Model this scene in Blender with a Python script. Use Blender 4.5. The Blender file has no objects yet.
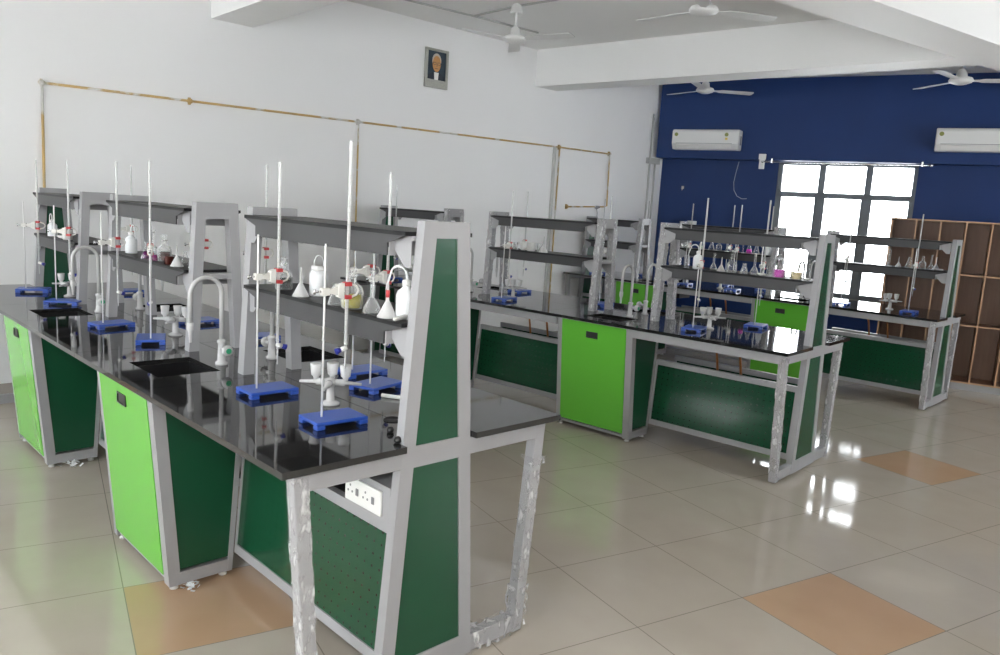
import bpy, bmesh, math, random
from mathutils import Vector, Matrix
random.seed(7)
SC = bpy.context.scene
COL = SC.collection
PI = math.pi

# ------------------------------------------------------------------ materials
def new_mat(name):
    m = bpy.data.materials.new(name); m.use_nodes = True
    nt = m.node_tree
    return m, nt, nt.nodes['Principled BSDF'], nt.nodes['Material Output']

def plain(name, col, rough=.5, metal=0., spec=.5, coat=0., bump=0., bscale=60., vary=0., vscale=4., coat_rough=.05, trans=0.):
    m, nt, b, out = new_mat(name)
    b.inputs['Base Color'].default_value = (*col, 1)
    b.inputs['Roughness'].default_value = rough
    b.inputs['Metallic'].default_value = metal
    b.inputs['Specular IOR Level'].default_value = spec
    b.inputs['Coat Weight'].default_value = coat
    b.inputs['Coat Roughness'].default_value = coat_rough
    tc = nt.nodes.new('ShaderNodeTexCoord')
    if vary:
        n = nt.nodes.new('ShaderNodeTexNoise'); n.inputs['Scale'].default_value = vscale; n.inputs['Detail'].default_value = 6
        nt.links.new(tc.outputs['Object'], n.inputs['Vector'])
        mx = nt.nodes.new('ShaderNodeMix'); mx.data_type = 'RGBA'
        mx.inputs['A'].default_value = (*[c * (1 - vary) for c in col], 1)
        mx.inputs['B'].default_value = (*[min(1, c * (1 + vary)) for c in col], 1)
        nt.links.new(n.outputs['Fac'], mx.inputs['Factor']); nt.links.new(mx.outputs['Result'], b.inputs['Base Color'])
    if bump:
        n = nt.nodes.new('ShaderNodeTexNoise'); n.inputs['Scale'].default_value = bscale
        nt.links.new(tc.outputs['Object'], n.inputs['Vector'])
        bp = nt.nodes.new('ShaderNodeBump'); bp.inputs['Strength'].default_value = bump; bp.inputs['Distance'].default_value = .01
        nt.links.new(n.outputs['Fac'], bp.inputs['Height']); nt.links.new(bp.outputs['Normal'], b.inputs['Normal'])
    return m

def glassy(name, col=(.93, .95, .95), clear=.6, rough=.06):
    """thin glass or clear plastic: part see-through, part bright glossy wall"""
    m, nt, b, out = new_mat(name)
    b.inputs['Base Color'].default_value = (*col, 1); b.inputs['Roughness'].default_value = rough
    b.inputs['Specular IOR Level'].default_value = .8
    tr = nt.nodes.new('ShaderNodeBsdfTransparent'); mx = nt.nodes.new('ShaderNodeMixShader')
    lw = nt.nodes.new('ShaderNodeLayerWeight'); lw.inputs['Blend'].default_value = .35
    mr = nt.nodes.new('ShaderNodeMapRange'); mr.inputs['To Min'].default_value = 1 - clear; mr.inputs['To Max'].default_value = min(1, 1.72 - clear)
    nt.links.new(lw.outputs['Facing'], mr.inputs['Value']); nt.links.new(mr.outputs['Result'], mx.inputs['Fac'])
    nt.links.new(tr.outputs['BSDF'], mx.inputs[1]); nt.links.new(b.outputs['BSDF'], mx.inputs[2]); nt.links.new(mx.outputs['Shader'], out.inputs['Surface'])
    return m

def film_mat():
    m, nt, b, out = new_mat('crinkled_plastic_film')
    b.inputs['Base Color'].default_value = (.72, .72, .73, 1); b.inputs['Roughness'].default_value = .18; b.inputs['Specular IOR Level'].default_value = .9
    tc = nt.nodes.new('ShaderNodeTexCoord'); mp = nt.nodes.new('ShaderNodeMapping'); mp.inputs['Scale'].default_value = (1, 1, .45); mp.inputs['Rotation'].default_value = (.7, .5, 0)
    n = nt.nodes.new('ShaderNodeTexNoise'); n.inputs['Scale'].default_value = 34; n.inputs['Detail'].default_value = 5
    nt.links.new(tc.outputs['Object'], mp.inputs['Vector']); nt.links.new(mp.outputs['Vector'], n.inputs['Vector'])
    bp = nt.nodes.new('ShaderNodeBump'); bp.inputs['Strength'].default_value = .9; bp.inputs['Distance'].default_value = .012
    nt.links.new(n.outputs['Fac'], bp.inputs['Height']); nt.links.new(bp.outputs['Normal'], b.inputs['Normal'])
    mr = nt.nodes.new('ShaderNodeMapRange'); mr.inputs['From Min'].default_value = .50; mr.inputs['From Max'].default_value = .66; mr.inputs['To Min'].default_value = .10; mr.inputs['To Max'].default_value = .85
    tr = nt.nodes.new('ShaderNodeBsdfTransparent'); mx = nt.nodes.new('ShaderNodeMixShader')
    nt.links.new(n.outputs['Fac'], mr.inputs['Value']); nt.links.new(mr.outputs['Result'], mx.inputs['Fac'])
    nt.links.new(tr.outputs['BSDF'], mx.inputs[1]); nt.links.new(b.outputs['BSDF'], mx.inputs[2]); nt.links.new(mx.outputs['Shader'], out.inputs['Surface'])
    return m

M = {}
M['wall'] = plain('white_wall_paint', (.86, .86, .865), .6, bump=.05, bscale=40, vary=.02, vscale=1.5)
M['ceil'] = plain('ceiling_paint', (.86, .86, .85), .7, bump=.04, bscale=30)
M['beam'] = plain('beam_paint', (.88, .88, .87), .6, bump=.05, bscale=30)
M['blue'] = plain('blue_wall_paint', (.009, .034, .140), .5, spec=.25, bump=.06, bscale=30, vary=.12, vscale=2)
M['grey'] = plain('grey_powder_coat', (.335, .335, .345), .38, spec=.5, vary=.05, vscale=12)
M['greyd'] = plain('dark_grey_shelf_steel', (.052, .052, .055), .38, spec=.35, vary=.08, vscale=6)
M['green'] = plain('dark_green_laminate', (.009, .070, .032), .26, spec=.4, coat=.05)
M['lime'] = plain('lime_green_laminate', (.125, .49, .045), .2, spec=.5, coat=.3)
M['granite'] = plain('black_granite', (.019, .019, .0195), .045, spec=.8, vary=.5, vscale=160)
M['blackp'] = plain('black_polypropylene', (.010, .010, .011), .4)
M['blacks'] = plain('black_granite_shelf', (.012, .012, .013), .4, spec=.2)
M['white'] = plain('white_plastic', (.82, .82, .80), .35)
M['tap'] = plain('pale_grey_tap_plastic', (.52, .52, .52), .25, spec=.6)
M['enamel'] = plain('white_enamel', (.74, .74, .73), .3, spec=.5)
M['pp'] = plain('translucent_white_plastic', (.80, .82, .83), .3)
M['cup'] = glassy('frosted_plastic', (.78, .78, .78), .35, .35)
M['bluep'] = plain('blue_plastic', (.025, .085, .42), .32, spec=.5, coat=.15)
M['bluek'] = plain('blue_stopcock', (.02, .03, .30), .35)
M['red'] = plain('red_rubber', (.50, .045, .05), .5)
M['yel'] = plain('yellow_plastic', (.75, .55, .06), .4)
M['steel'] = plain('white_rod_steel', (.86, .86, .86), .3, metal=.0)
M['chrome'] = plain('chrome', (.75, .75, .76), .18, metal=1)
M['clampm'] = plain('ivory_clamp', (.74, .73, .69), .4)
M['glass'] = glassy('clear_glass', clear=.92)
M['tube'] = glassy('burette_glass', (.95, .96, .96), .52)
M['pane'] = glassy('window_glass', (.9, .95, .95), .95, .02)
M['film'] = film_mat()
M['window'] = plain('dark_window_frame', (.15, .17, .19), .5)
M['copper'] = plain('copper_pipe', (.42, .16, .05), .4, metal=.3)
M['foot'] = plain('white_glide', (.6, .6, .58), .5)
M['gold'] = plain('silver_picture_frame', (.42, .42, .38), .35, metal=.4, vary=.2, vscale=60)
M['skirt'] = plain('skirting_tile', (.42, .39, .35), .2)
M['stick'] = plain('olive_sticker', (.22, .24, .05), .5)
M['vent'] = plain('grey_vent', (.22, .22, .23), .5)
M['drain'] = plain('drain_steel', (.28, .28, .28), .4, metal=.5)
M['amberliq'] = plain('olive_yellow_liquid', (.30, .27, .01), .1)
M['darkliq'] = plain('dark_liquid', (.012, .010, .012), .1)
M['purple'] = plain('purple_liquid', (.07, .006, .06), .1)
M['pink'] = plain('pink_liquid', (.62, .04, .50), .1)
M['plum'] = plain('plum_liquid', (.20, .02, .12), .1)
M['brown'] = plain('brown_liquid', (.06, .015, .012), .1)
M['paleg'] = plain('pale_green_liquid', (.45, .58, .52), .1)
M['paley'] = plain('pale_yellow_liquid', (.70, .60, .36), .1)
M['cable'] = plain('pale_cable', (.35, .40, .50), .5)
M['greyjar'] = plain('grey_glass_jar', (.25, .26, .27), .2)
M['rope'] = plain('grey_conduit', (.5, .5, .49), .5)

def pegboard_mat():
    m, nt, b, out = new_mat('green_pegboard_laminate')
    b.inputs['Roughness'].default_value = .16; b.inputs['Coat Weight'].default_value = .04; b.inputs['Specular IOR Level'].default_value = .42
    tc = nt.nodes.new('ShaderNodeTexCoord'); sp = nt.nodes.new('ShaderNodeSeparateXYZ')
    nt.links.new(tc.outputs['Object'], sp.inputs[0])
    def mth(op, a, bb=None, c=None):
        n = nt.nodes.new('ShaderNodeMath'); n.operation = op
        for k, v in enumerate((a, bb, c)):
            if v is None: continue
            if isinstance(v, (int, float)): n.inputs[k].default_value = v
            else: nt.links.new(v, n.inputs[k])
        return n.outputs[0]
    fx = mth('SUBTRACT', mth('FRACT', mth('DIVIDE', sp.outputs['X'], .045)), .5)
    fz = mth('SUBTRACT', mth('FRACT', mth('DIVIDE', sp.outputs['Z'], .045)), .5)
    d = mth('SQRT', mth('ADD', mth('MULTIPLY', fx, fx), mth('MULTIPLY', fz, fz)))
    hole = mth('LESS_THAN', d, .11)
    mx = nt.nodes.new('ShaderNodeMix'); mx.data_type = 'RGBA'
    mx.inputs['A'].default_value = (.008, .062, .028, 1); mx.inputs['B'].default_value = (.0015, .010, .005, 1)
    nt.links.new(hole, mx.inputs['Factor']); nt.links.new(mx.outputs['Result'], b.inputs['Base Color'])
    return m
M['peg'] = pegboard_mat()

def floor_mat():
    m, nt, b, out = new_mat('vitrified_floor_tiles')
    L = nt.links.new
    tc = nt.nodes.new('ShaderNodeTexCoord'); sp = nt.nodes.new('ShaderNodeSeparateXYZ'); L(tc.outputs['Object'], sp.inputs[0])
    def mth(op, a, bb=None):
        n = nt.nodes.new('ShaderNodeMath'); n.operation = op
        for k, v in enumerate((a, bb)):
            if v is None: continue
            if isinstance(v, (int, float)): n.inputs[k].default_value = v
            else: L(v, n.inputs[k])
        return n.outputs[0]
    u = mth('DIVIDE', sp.outputs['X'], .5878); v = mth('DIVIDE', sp.outputs['Y'], .6166)
    fu = mth('FRACT', u); fv = mth('FRACT', v)
    eu = mth('MINIMUM', fu, mth('SUBTRACT', 1., fu)); ev = mth('MINIMUM', fv, mth('SUBTRACT', 1., fv))
    grout = mth('LESS_THAN', mth('MINIMUM', eu, ev), .0035)
    iu = mth('FLOOR', u); iv = mth('FLOOR', v)
    # accent tiles: every eighth row starting at the origin tile, plus the offset set (2,4)
    def is_mod(x, per, off):
        return mth('LESS_THAN', mth('ABSOLUTE', mth('SUBTRACT', mth('FLOORED_MODULO', mth('ADD', x, .5 - off), per), .5)), .2)
    a1 = mth('MULTIPLY', is_mod(iu, 8, 0), is_mod(iv, 8, 0)); a2 = mth('MULTIPLY', is_mod(iu, 8, 2), is_mod(iv, 8, 4))
    acc = mth('MAXIMUM', a1, a2)
    n1 = nt.nodes.new('ShaderNodeTexNoise'); n1.inputs['Scale'].default_value = 3.5; n1.inputs['Detail'].default_value = 8
    L(tc.outputs['Object'], n1.inputs['Vector'])
    cr = nt.nodes.new('ShaderNodeMix'); cr.data_type = 'RGBA'
    cr.inputs['A'].default_value = (.43, .38, .32, 1); cr.inputs['B'].default_value = (.51, .46, .395, 1); L(n1.outputs['Fac'], cr.inputs['Factor'])
    ca = nt.nodes.new('ShaderNodeMix'); ca.data_type = 'RGBA'
    ca.inputs['A'].default_value = (.44, .285, .175, 1); ca.inputs['B'].default_value = (.53, .36, .235, 1); L(n1.outputs['Fac'], ca.inputs['Factor'])
    m1 = nt.nodes.new('ShaderNodeMix'); m1.data_type = 'RGBA'
    L(acc, m1.inputs['Factor']); L(cr.outputs['Result'], m1.inputs['A']); L(ca.outputs['Result'], m1.inputs['B'])
    m2 = nt.nodes.new('ShaderNodeMix'); m2.data_type = 'RGBA'
    L(grout, m2.inputs['Factor']); L(m1.outputs['Result'], m2.inputs['A']); m2.inputs['B'].default_value = (.24, .215, .18, 1)
    L(m2.outputs['Result'], b.inputs['Base Color'])
    n2 = nt.nodes.new('ShaderNodeTexNoise'); n2.inputs['Scale'].default_value = 1.3; n2.inputs['Detail'].default_value = 4
    L(tc.outputs['Object'], n2.inputs['Vector'])
    mr = nt.nodes.new('ShaderNodeMapRange'); mr.inputs['From Min'].default_value = .35; mr.inputs['From Max'].default_value = .7
    mr.inputs['To Min'].default_value = .045; mr.inputs['To Max'].default_value = .12; L(n2.outputs['Fac'], mr.inputs['Value'])
    L(mr.outputs['Result'], b.inputs['Roughness']); b.inputs['Specular IOR Level'].default_value = .8
    return m
M['floor'] = floor_mat()

def wood_mat(name, a, c, sc):
    m, nt, b, out = new_mat(name); b.inputs['Roughness'].default_value = .45
    tc = nt.nodes.new('ShaderNodeTexCoord'); mp = nt.nodes.new('ShaderNodeMapping'); mp.inputs['Scale'].default_value = sc
    n = nt.nodes.new('ShaderNodeTexNoise'); n.inputs['Scale'].default_value = 5; n.inputs['Detail'].default_value = 8
    nt.links.new(tc.outputs['Object'], mp.inputs['Vector']); nt.links.new(mp.outputs['Vector'], n.inputs['Vector'])
    mx = nt.nodes.new('ShaderNodeMix'); mx.data_type = 'RGBA'; mx.inputs['A'].default_value = (*a, 1); mx.inputs['B'].default_value = (*c, 1)
    nt.links.new(n.outputs['Fac'], mx.inputs['Factor']); nt.links.new(mx.outputs['Result'], b.inputs['Base Color'])
    return m
M['wood'] = wood_mat('brown_laminate', (.19, .10, .06), (.29, .16, .10), (6, 6, .6))
M['woode'] = wood_mat('light_wood_edge', (.38, .22, .12), (.48, .29, .17), (6, 6, .6))

def pipe_mat():
    m, nt, b, out = new_mat('brass_pipe_with_worn_paint'); b.inputs['Roughness'].default_value = .4
    tc = nt.nodes.new('ShaderNodeTexCoord'); n = nt.nodes.new('ShaderNodeTexNoise'); n.inputs['Scale'].default_value = 4.5; n.inputs['Detail'].default_value = 5
    nt.links.new(tc.outputs['Object'], n.inputs['Vector'])
    r = nt.nodes.new('ShaderNodeValToRGB'); e = r.color_ramp.elements
    e[0].position = .42; e[0].color = (.50, .33, .12, 1); e[1].position = .60; e[1].color = (.62, .61, .58, 1)
    k = r.color_ramp.elements.new(.53); k.color = (.45, .32, .14, 1)
    nt.links.new(n.outputs['Fac'], r.inputs['Fac']); nt.links.new(r.outputs['Color'], b.inputs['Base Color'])
    return m
M['pipe'] = pipe_mat()

# ------------------------------------------------------------------ mesh helpers
class MB:
    def __init__(s): s.v = []; s.f = []; s.sm = []
    def _add(s, vs, fs, smooth=False):
        o = len(s.v); s.v += [tuple(p) for p in vs]
        for f in fs: s.f.append([o + i for i in f]); s.sm.append(smooth)
        return s
    def hexa(s, p):   # bottom 4 ccw, top 4 ccw
        return s._add(p, [(3, 2, 1, 0), (4, 5, 6, 7), (0, 1, 5, 4), (1, 2, 6, 5), (2, 3, 7, 6), (3, 0, 4, 7)])
    def box(s, x0, x1, y0, y1, z0, z1):
        return s.hexa([(x0, y0, z0), (x1, y0, z0), (x1, y1, z0), (x0, y1, z0), (x0, y0, z1), (x1, y0, z1), (x1, y1, z1), (x0, y1, z1)])
    def prism(s, poly, ax, a, b):
        mk = {'x': lambda p, t: (t, p[0], p[1]), 'y': lambda p, t: (p[0], t, p[1]), 'z': lambda p, t: (p[0], p[1], t)}[ax]
        n = len(poly)
        return s._add([mk(p, a) for p in poly] + [mk(p, b) for p in poly],
                      [tuple(range(n - 1, -1, -1)), tuple(range(n, 2 * n))] + [(i, (i + 1) % n, n + (i + 1) % n, n + i) for i in range(n)])
    def lathe(s, prof, c=(0, 0, 0), n=16, ax='z', smooth=True):
        vs = []; fs = []
        def P(r, h, a):
            x, y = r * math.cos(a), r * math.sin(a)
            if ax == 'z': return (c[0] + x, c[1] + y, c[2] + h)
            if ax == 'x': return (c[0] + h, c[1] + x, c[2] + y)
            return (c[0] + y, c[1] + h, c[2] + x)
        for r, h in prof:
            for k in range(n): vs.append(P(max(r, 1e-4), h, 2 * PI * k / n))
        m = len(prof)
        for i in range(m - 1):
            for k in range(n):
                a, b = i * n + k, i * n + (k + 1) % n
                fs.append((a, b, b + n, a + n))
        s._add(vs, fs, smooth)
        o = len(s.v) - len(vs)
        s.f.append([o + k for k in range(n - 1, -1, -1)]); s.sm.append(False)
        s.f.append([o + (m - 1) * n + k for k in range(n)]); s.sm.append(False)
        return s
    def path(s, pts, r, n=8, closed=False):
        pts = [Vector(p) for p in pts]; rings = []; up = Vector((0, 0, 1)); prev = None
        rs = r if isinstance(r, (list, tuple)) else [r] * len(pts)
        for i, p in enumerate(pts):
            a = pts[i - 1] if i else pts[i]; b = pts[i + 1] if i + 1 < len(pts) else pts[i]
            t = (b - a).normalized()
            if prev is None:
                q = t.cross(up)
                if q.length < 1e-3: q = t.cross(Vector((1, 0, 0)))
                q.normalize()
            else:
                q = prev - t * prev.dot(t); q.normalize()
            prev = q; w = t.cross(q)
            rings.append([p + (q * math.cos(2 * PI * k / n) + w * math.sin(2 * PI * k / n)) * rs[i] for k in range(n)])
        vs = [v for g in rings for v in g]; fs = []
        for i in range(len(pts) - 1):
            for k in range(n):
                a, b = i * n + k, i * n + (k + 1) % n
                fs.append((a, b, b + n, a + n))
        s._add(vs, fs, True)
        o = len(s.v) - len(vs)
        s.f.append([o + k for k in range(n - 1, -1, -1)]); s.sm.append(False)
        s.f.append([o + (len(pts) - 1) * n + k for k in range(n)]); s.sm.append(False)
        return s
    def ball(s, c, r, n=12, m=8, sq=(1, 1, 1)):
        prof = [(r * math.sin(PI * i / m), -r * math.cos(PI * i / m)) for i in range(m + 1)]
        o = len(s.v); s.lathe(prof, (0, 0, 0), n)
        for i in range(o, len(s.v)): x, y, z = s.v[i]; s.v[i] = (c[0] + x * sq[0], c[1] + y * sq[1], c[2] + z * sq[2])
        return s
    def build(s, name, mat, parent=None, bevel=0, loc=None, rz=None):
        me = bpy.data.meshes.new(name); me.from_pydata(s.v, [], s.f); me.update()
        bm = bmesh.new(); bm.from_mesh(me); bmesh.ops.recalc_face_normals(bm, faces=bm.faces); bm.to_mesh(me); bm.free()
        me.polygons.foreach_set('use_smooth', s.sm); me.materials.append(M[mat] if isinstance(mat, str) else mat)
        o = bpy.data.objects.new(name, me); COL.objects.link(o)
        if parent: o.parent = parent
        if loc: o.location = loc
        if rz is not None: o.rotation_euler = (0, 0, rz)
        if bevel:
            md = o.modifiers.new('bevel', 'BEVEL'); md.width = bevel; md.segments = 2; md.limit_method = 'ANGLE'; md.angle_limit = math.radians(40)
        return o

def tag(o, label, cat, group=None):
    o['label'] = label; o['category'] = cat
    if group: o['group'] = group
    return o
def thing(name, label, cat, loc=(0, 0, 0), rz=0, group=None):
    o = bpy.data.objects.new(name, None); COL.objects.link(o); o.location = loc; o.rotation_euler = (0, 0, rz)
    o.empty_display_size = .1
    return tag(o, label, cat, group)
def struct(o):
    o['kind'] = 'structure'; return o
def dup(root, loc, rz, label, group=None, scale=1.):
    def cp(o, par):
        c = o.copy(); COL.objects.link(c)
        if par: c.parent = par
        for ch in list(o.children): cp(ch, c)
        return c
    r = cp(root, None); r.location = loc; r.rotation_euler = (0, 0, rz); r.scale = (scale,) * 3
    r['label'] = label
    if group: r['group'] = group
    return r
PROTO = {}
def place(kind, maker, loc, rz, label, group=None, scale=1.):
    """first call builds the kind and moves it in place, later calls copy it with its parts"""
    if kind not in PROTO:
        PROTO[kind] = o = maker(); o.location = loc; o.rotation_euler = (0, 0, rz); o.scale = (scale,) * 3
        o['label'] = label
        if group: o['group'] = group
        return o
    return dup(PROTO[kind], loc, rz, label, group, scale)

# ------------------------------------------------------------------ camera (a level tripod shot, slightly rolled)
f_px = 776.1938
cam = bpy.data.cameras.new('camera'); co = bpy.data.objects.new('camera', cam); COL.objects.link(co)
cam.sensor_fit = 'HORIZONTAL'; cam.sensor_width = 36; cam.lens = f_px * 36 / 1000; cam.clip_start = .05; cam.clip_end = 200
Rm = Matrix(((0.7341894169, -0.1470121607, 0.6628373290), (0.6763694054, 0.0734197799, -0.7328942376), (0.0590789945, 0.9864060830, 0.1533385551)))
CAM = Vector((1.8913, -1.1909, 1.7))
co.matrix_world = Matrix.Translation(CAM) @ Rm.to_4x4()
SC.camera = co

# ------------------------------------------------------------------ room
phl, phb = 1.4908, .2337
C = Vector((-4.339, 9.065, 0))
HC = 3.62
def rect_wall(mb, u0, u1, v0, v1, z0, z1, holes):
    us = sorted({u0, u1, *[h[0] for h in holes], *[h[1] for h in holes]}); zs = sorted({z0, z1, *[h[2] for h in holes], *[h[3] for h in holes]})
    for i in range(len(us) - 1):
        for j in range(len(zs) - 1):
            um, zm = (us[i] + us[i + 1]) / 2, (zs[j] + zs[j + 1]) / 2
            if any(h[0] < um < h[1] and h[2] < zm < h[3] for h in holes): continue
            mb.box(us[i], us[i + 1], v0, v1, zs[j], zs[j + 1])
    return mb
# local frames: X runs along the wall, -Y points into the room
FL = dict(loc=C, rz=phl); FB = dict(loc=C, rz=phb)
struct(rect_wall(MB(), -13.6, .25, 0, .2, 0, HC, []).build('wall_left', 'wall', **FL))
WIN = (1.66, 3.38, .75, 2.55)
wb = rect_wall(MB(), -.25, 9.6, 0, .22, 0, HC, [WIN]); wb.box(-.02, 9.6, -.25, 0, 2.545, HC)
struct(wb.build('wall_back', 'blue', **FB))
XR, YF = 5.0, -4.3
RW = struct(rect_wall(MB(), YF, 11.6, 0, .2, 0, HC, [(a, b, 1.15, 2.5) for a, b in ((4.2, 6.8), (7.4, 10.0))]).build('wall_right', 'wall', loc=(XR + .2, 0, 0), rz=PI / 2))
struct(rect_wall(MB(), -5.6, XR + .2, -.2, 0, 0, HC, [(a, b, z, 2.6) for a, b, z in ((-4.9, -3.3, .1), (-2.4, -.2, .9), (.6, 2.8, .9))]).build('wall_front', 'wall', loc=(0, YF, 0)))
th = -.30211
fl = MB(); c_, s_ = math.cos(-th), math.sin(-th)
ox, oy = -1.32566, .069
pts = []
for X, Y in ((-6.2, -4.6), (5.3, -4.6), (5.3, 12.0), (-6.2, 12.0)):
    dx, dy = X - ox, Y - oy; pts.append((c_ * dx - s_ * dy, s_ * dx + c_ * dy))
fl.prism(pts, 'z', -.1, 0)
struct(fl.build('floor', 'floor', loc=(ox, oy, 0), rz=th))
struct(MB().box(-6.2, 5.3, -4.6, 12.0, HC, HC + .15).build('ceiling', 'ceil'))
def beam(name, a, b, w, zb, side=1):
    a = Vector((*a, 0)); b = Vector((*b, 0)); d = b - a; L = d.length
    return struct(MB().box(0, L, 0, w, zb, HC).build(name, 'beam', loc=a, rz=math.atan2(d.y, d.x)))
beam('trim_1', (-5.0, 6.305), (5.0, 6.665), .38, 3.185)             # cross beam
beam('trim_2', (1.2, 11.4), (-2.55, -4.3), .46, 3.183)               # long beam over the aisle
beam('trim_3', (-5.2, 2.315), (5.0, 1.30), .39, 3.18)                # cross beam over the near bench
# skirting
struct(MB().box(-13.6, -.02, -.012, 0, 0, .085).build('baseboard_left', 'skirt', **FL))
struct(MB().box(0, 9.6, -.012, 0, 0, .085).build('baseboard_back', 'skirt', **FB))
# window in the blue wall
w1 = bpy.data.objects.new('window_1', None); COL.objects.link(w1); w1.location = C; w1.rotation_euler = (0, 0, phb); struct(w1)
u0, u1, z0, z1 = WIN
fr = MB()
fr.box(u0, u0 + .06, .02, .09, z0, z1).box(u1 - .05, u1, .02, .09, z0, z1).box(u0, u1, .02, .09, z1 - .045, z1).box(u0, u1, .02, .09, z0, z0 + .06)
for a in (2.235, 2.815): fr.box(a - .04, a + .04, .02, .09, z0, z1)
fr.box(u0, u1, .02, .09, 2.075, 2.145)
for a0, a1 in ((u0 + .06, 2.185), (2.285, 2.765), (2.865, u1 - .05)):    # lower opening sashes
    fr.box(a0 - .011, a0 + .014, .03, .08, z0 + .06, 2.08).box(a1 - .014, a1 + .011, .03, .08, z0 + .06, 2.08)
fr.build('frame', 'window', w1)
gl = MB().box(u0 + .05, u1 - .04, .05, .054, z0 + .05, z1 - .04); gl.build('pane', 'pane', w1)
sb = MB()
k = u0 + .1
while k < u1 - .05: sb.path([(k, .16, z0), (k, .16, 2.06)], .004, 6); k += .115
sb.build('security_bars', 'rope', w1)
MB().box(u0 - .03, u1 + .03, -.03, .2, z0 - .03, z0).build('sill', 'skirt', w1)
# windows of the unseen walls, where the daylight comes in
def plain_window(n, loc, rz, a, b, z0, z1):
    e = bpy.data.objects.new('window_%d' % n, None); COL.objects.link(e); e.location = loc; e.rotation_euler = (0, 0, rz); struct(e)
    m = MB().box(a, b, .03, .09, z0, z0 + .05).box(a, b, .03, .09, z1 - .05, z1)
    for t in range(4):
        x = a + (b - a - .05) * t / 3; m.box(x, x + .05, .03, .09, z0, z1)
    m.build('frame', 'window', e); MB().box(a + .02, b - .02, .055, .059, z0 + .02, z1 - .02).build('pane', 'pane', e)
for n, (a, b) in enumerate(((4.2, 6.8), (7.4, 10.0))): plain_window(2 + n, (XR + .2, 0, 0), PI / 2, a, b, 1.15, 2.5)
for n, (a, b, z) in enumerate(((-4.9, -3.3, .1), (-2.4, -.2, .9), (.6, 2.8, .9))): plain_window(4 + n, (0, YF - .14, 0), 0, a, b, z, 2.6)


# ------------------------------------------------------------------ islands
ISL = [dict(o=Vector((0, 0, 0)), a=-.0646, W=1.2083, dz=0., XF=-4.70, n='nearest'),
       dict(o=Vector((.0167, 3.5846, 0)), a=.0089, W=1.1639, dz=.018, XF=-4.63, n='middle'),
       dict(o=Vector((.079, 6.8801, 0)), a=-.0228, W=.9977, dz=.022, XF=-4.50, n='far')]
def T(i, x, y, z):
    I = ISL[i]; c, s = math.cos(I['a']), math.sin(I['a']); y *= I['W'] / 1.2083
    return (I['o'].x + c * x - s * y, I['o'].y + s * x + c * y, z)
WH = ['bench nearest the camera', 'middle bench', 'far bench before the window']
ZT = .90
def crumple(mb, p0, p1, hw, hd, seg=9, amp=.006):
    """film wound round a leg: a square sleeve with crinkled rings"""
    p0 = Vector(p0); p1 = Vector(p1); rings = []
    for i in range(seg + 1):
        t = i / seg; c = p0.lerp(p1, t); g = []
        for k, (a, b) in enumerate(((-1, -1), (0, -1), (1, -1), (1, 0), (1, 1), (0, 1), (-1, 1), (-1, 0))):
            j = random.uniform(-.2, 1) * amp
            g.append((c.x + a * (hd + j), c.y + b * (hw + j), c.z + random.uniform(-.4, .4) * amp))
        rings.append(g)
    vs = [q for g in rings for q in g]; fs = []
    for i in range(seg):
        for k in range(8):
            a, b = i * 8 + k, i * 8 + (k + 1) % 8; fs.append((a, b, b + 8, a + 8))
    mb._add(vs, fs, False)
    return mb

BAYS = [(-1.17, -.07), (-3.05, -1.86), (-4.46, -3.72)]
CABS = [(-1.86, -1.17), (-3.72, -3.05)]
def socket(fr, ys):
    sbx = MB().box(-.345, -.072, ys - .01, ys + .11, .612, .735)
    sbo = sbx.build('socket_box', 'grey', fr)
    so = MB().prism([(-.335, .622), (-.115, .622), (-.115, .712), (-.335, .712)], 'y', ys - .02, ys - .0102).build('socket_plate', 'white', sbo, bevel=.003)
    so['label'] = 'white plate with sockets and switches'
    hb = MB()
    for k in range(2):
        xc = -.30 + k * .095
        for dx, dzz in ((0, .016), (-.013, -.006), (.013, -.006)): hb.lathe([(.0045, 0), (.0045, .0012)], (xc + dx, ys - .0212, .667 + dzz), 8, 'y')
    hb.box(-.262, -.248, ys - .0235, ys - .0202, .655, .68).box(-.165, -.151, ys - .0235, ys - .0202, .655, .68)
    hb.build('socket_holes', 'vent', sbo)
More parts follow.
